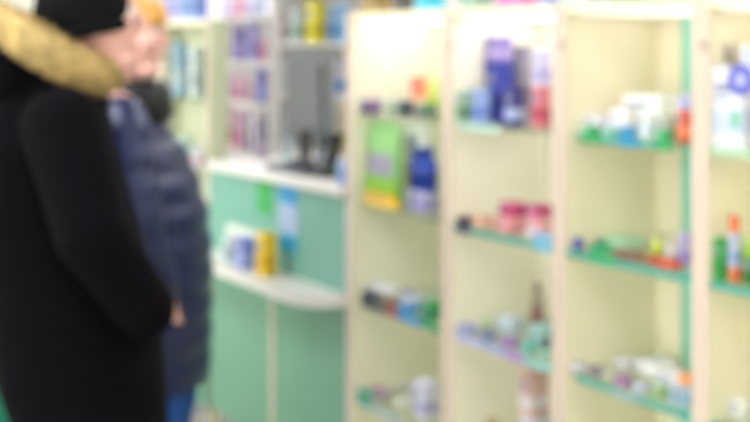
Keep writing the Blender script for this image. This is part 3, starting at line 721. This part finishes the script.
for i, nm in ((0, 'near'), (1, 'far')):
    bm = bmesh.new(); e2 = el[i].lerp(wr[i], .5)
    tube(bm, [sh[i] + Vector((0, 0, -.01)), sh[i].lerp(el[i], .5), el[i], e2, wr[i] + (wr[i] - el[i]).normalized() * .045], [.085, .078, .073, .066, .06], 20)
    s = link('sleeve', bm, mCoat, t); fuse(s, .009, 4)
bm = bmesh.new(); ball(bm, (-.135, 0, 1.44), (.12, .165, .10), Matrix.Rotation(R(25), 4, 'Y')); ball(bm, (-.05, 0, 1.41), (.12, .14, .06), Matrix.Rotation(R(20), 4, 'Y'))
o = link('hood', bm, mCoat, t); fuse(o, .009, 4)
ring = smooth_path([L(100, 75, -.05), L(68, 63, -.13), L(28, 39, -.16), L(-14, 16, -.06), L(-12, 16, .08), L(40, 36, .17), L(100, 66, .09)])
bm = bmesh.new(); closed_tube(bm, ring, .034); fur(bm, ring, .036, 6500, .024)
link('fur_trim', bm, mat('#c9ad78', .85, .4, 28, .2), t)
# knitted hat
bm = bmesh.new(); c = L(86, 17)
rings_ = []
for u, k in ((0, 1), (.15, 1.03), (.4, 1.03), (.62, .95), (.8, .76), (.93, .48), (1, .1)):
    rings_.append([Vector((c.x + -.004 + .106 * k * math.cos(q), .096 * k * math.sin(q), c.z - .045 + .18 * u + .25 * .104 * math.cos(q) * (1 - u) * 1.0)) for q in [2 * math.pi * j / 40 for j in range(40)]])
loft(bm, rings_)
h_ = link('knitted_hat', bm, mat('#07080a', .9, .2, 60, .15, bump=.5), t, True)
bm = bmesh.new()
pth = [Vector((c.x + .103 * math.cos(q), .093 * math.sin(q), c.z - .04 + .25 * .104 * math.cos(q))) for q in [2 * math.pi * j / 40 for j in range(40)]]
closed_tube(bm, pth, .012, 10); link('cuff', bm, mat('#08090c', .9, .2, 60, .15), h_, True)
bm = bmesh.new()
for h, kn, an in legs: tube(bm, [h + Vector((0, 0, .02)), kn, an + Vector((0, 0, .1))], [.105, .082, .06], 18)
ball(bm, (0, 0, .9), (.13, .17, .09)); o = link('trousers', bm, mat('#16171d', .8), t); fuse(o, .01, 3)
boots(t, legs, mat('#1a1817', .5))

# --- shopper in the blue puffer jacket
t, L = make_person('person', 'person in shiny navy quilted jacket and blue jeans, beside the black coat', 145, 3.15)
mPuf = mat('#15214c', .33, .2, 9, .45, bump=.35)
hc = L(127, 38); sh = [L(121, 116, -.19), L(112, 116, .19)]; el = [L(137, 212, -.25), L(130, 212, .25)]; wr = [L(158, 288, -.2), L(168, 290, .2)]
hd = [Vector((.2, .1, -.8)), Vector((.2, 0, -.8))]
legs = [[Vector((.02, s * .09, .86)), Vector((.06, s * .10, .47)), Vector((.0, s * .11, .085))] for s in (-1, 1)]
M = body(t, hc, 1.06, sh, el, wr, hd, .92, .02, legs, R(-6)); eyes(M, t)
def pufrings(spec, step=.012):
    out = []; zs = [s[0] for s in spec]; z = zs[0]
    while z > zs[-1]:
        for a, b in zip(spec, spec[1:]):
            if a[0] >= z >= b[0]:
                u = (a[0] - z) / (a[0] - b[0]); u = u * u * (3 - 2 * u) * .5 + u * .5
                cx, rx, ry = (a[j] + (b[j] - a[j]) * u for j in (1, 2, 3)); break
        k = abs(math.sin(math.pi * (z - zs[-1]) / .085)) ** .6
        out.append(ell(cx, 0, z, rx - .012 + .014 * k, ry - .012 + .014 * k, 40, 2.2)); z -= step
    out.append(ell(spec[-1][1], 0, zs[-1], spec[-1][2], spec[-1][3], 40, 2.2)); return out
def fx(px, py): return L(px, py).x
spec = []
for py, pr, rx, ry in ((104, 142, .09, .10), (116, 153, .13, .18), (128, 167, .155, .215), (148, 182, .175, .225), (180, 198, .185, .225), (215, 208, .19, .225), (255, 212, .19, .225), (300, 212, .188, .225), (345, 211, .185, .225), (376, 209, .18, .225)):
    v = L(pr, py); spec.append((v.z, v.x - rx, rx, ry))
bm = bmesh.new(); loft(bm, pufrings(spec)); o = link('jacket', bm, mPuf, t, True)
for i in (0, 1):
    bm = bmesh.new(); pts = []; rd = []
    A, Bp, C = sh[i] + Vector((0, 0, -.015)), el[i], wr[i] + (wr[i] - el[i]).normalized() * .02
    for k in range(28):
        u = k / 27; p = A.lerp(Bp, u * 1.9) if u < .526 else Bp.lerp(C, (u - .526) / .474)
        pts.append(p); rd.append((.082 - .026 * u) * (.88 + .14 * abs(math.sin(math.pi * u * 6)) ** .6))
    tube(bm, pts, rd, 22); link('sleeve', bm, mPuf, t, True)
bm = bmesh.new(); c1 = L(134, 122); c2 = L(137, 100); c3 = L(134, 80)
loft(bm, [ell(c.x, 0, c.z, rx, ry, 32) for c, rx, ry in ((c1, .10, .10), (L(136, 112), .108, .105), (c2, .098, .10), (L(137, 90), .098, .098), (c3, .085, .088))])
o = link('collar', bm, mat('#08090f', .5, .1, 12), t, True)
# hair: cap, fringe
bm = bmesh.new(); vs = ball(bm, (-.022, 0, .05), (.103, .086, .088)); ball(bm, (-.06, 0, -.0), (.065, .084, .09)); v3 = ball(bm, (.06, 0, .10), (.04, .066, .03), Matrix.Rotation(R(40), 4, 'Y'))
bmesh.ops.transform(bm, matrix=M, verts=bm.verts)
o = link('hair', bm, mat('#dcc39c', .6, .2, 40), t); fuse(o, .006, 2)
bm = bmesh.new()
for i in range(9):
    yy = (i - 4) * .014
    tube(bm, [(.062 - abs(yy) * .3, yy, .108), (.092 - abs(yy) * .35, yy, .085), (.104 - abs(yy) * .4, yy * 1.03, .052), (.103 - abs(yy) * .4, yy * 1.06, .036)], [.011, .012, .011, .006], 10)
bmesh.ops.transform(bm, matrix=M, verts=bm.verts); fr = link('fringe', bm, mat('#e0a455', .6, .2, 40), o); fuse(fr, .004, 1)
bm = bmesh.new()
for h, kn, an in legs: tube(bm, [h + Vector((0, 0, .02)), kn, an + Vector((0, 0, .06))], [.10, .075, .055], 18)
ball(bm, (.02, 0, .88), (.12, .165, .09)); o = link('jeans', bm, mat('#1d4f9c', .8, .12, 40), t); fuse(o, .01, 3)
boots(t, legs, mat('#2a2320', .5))
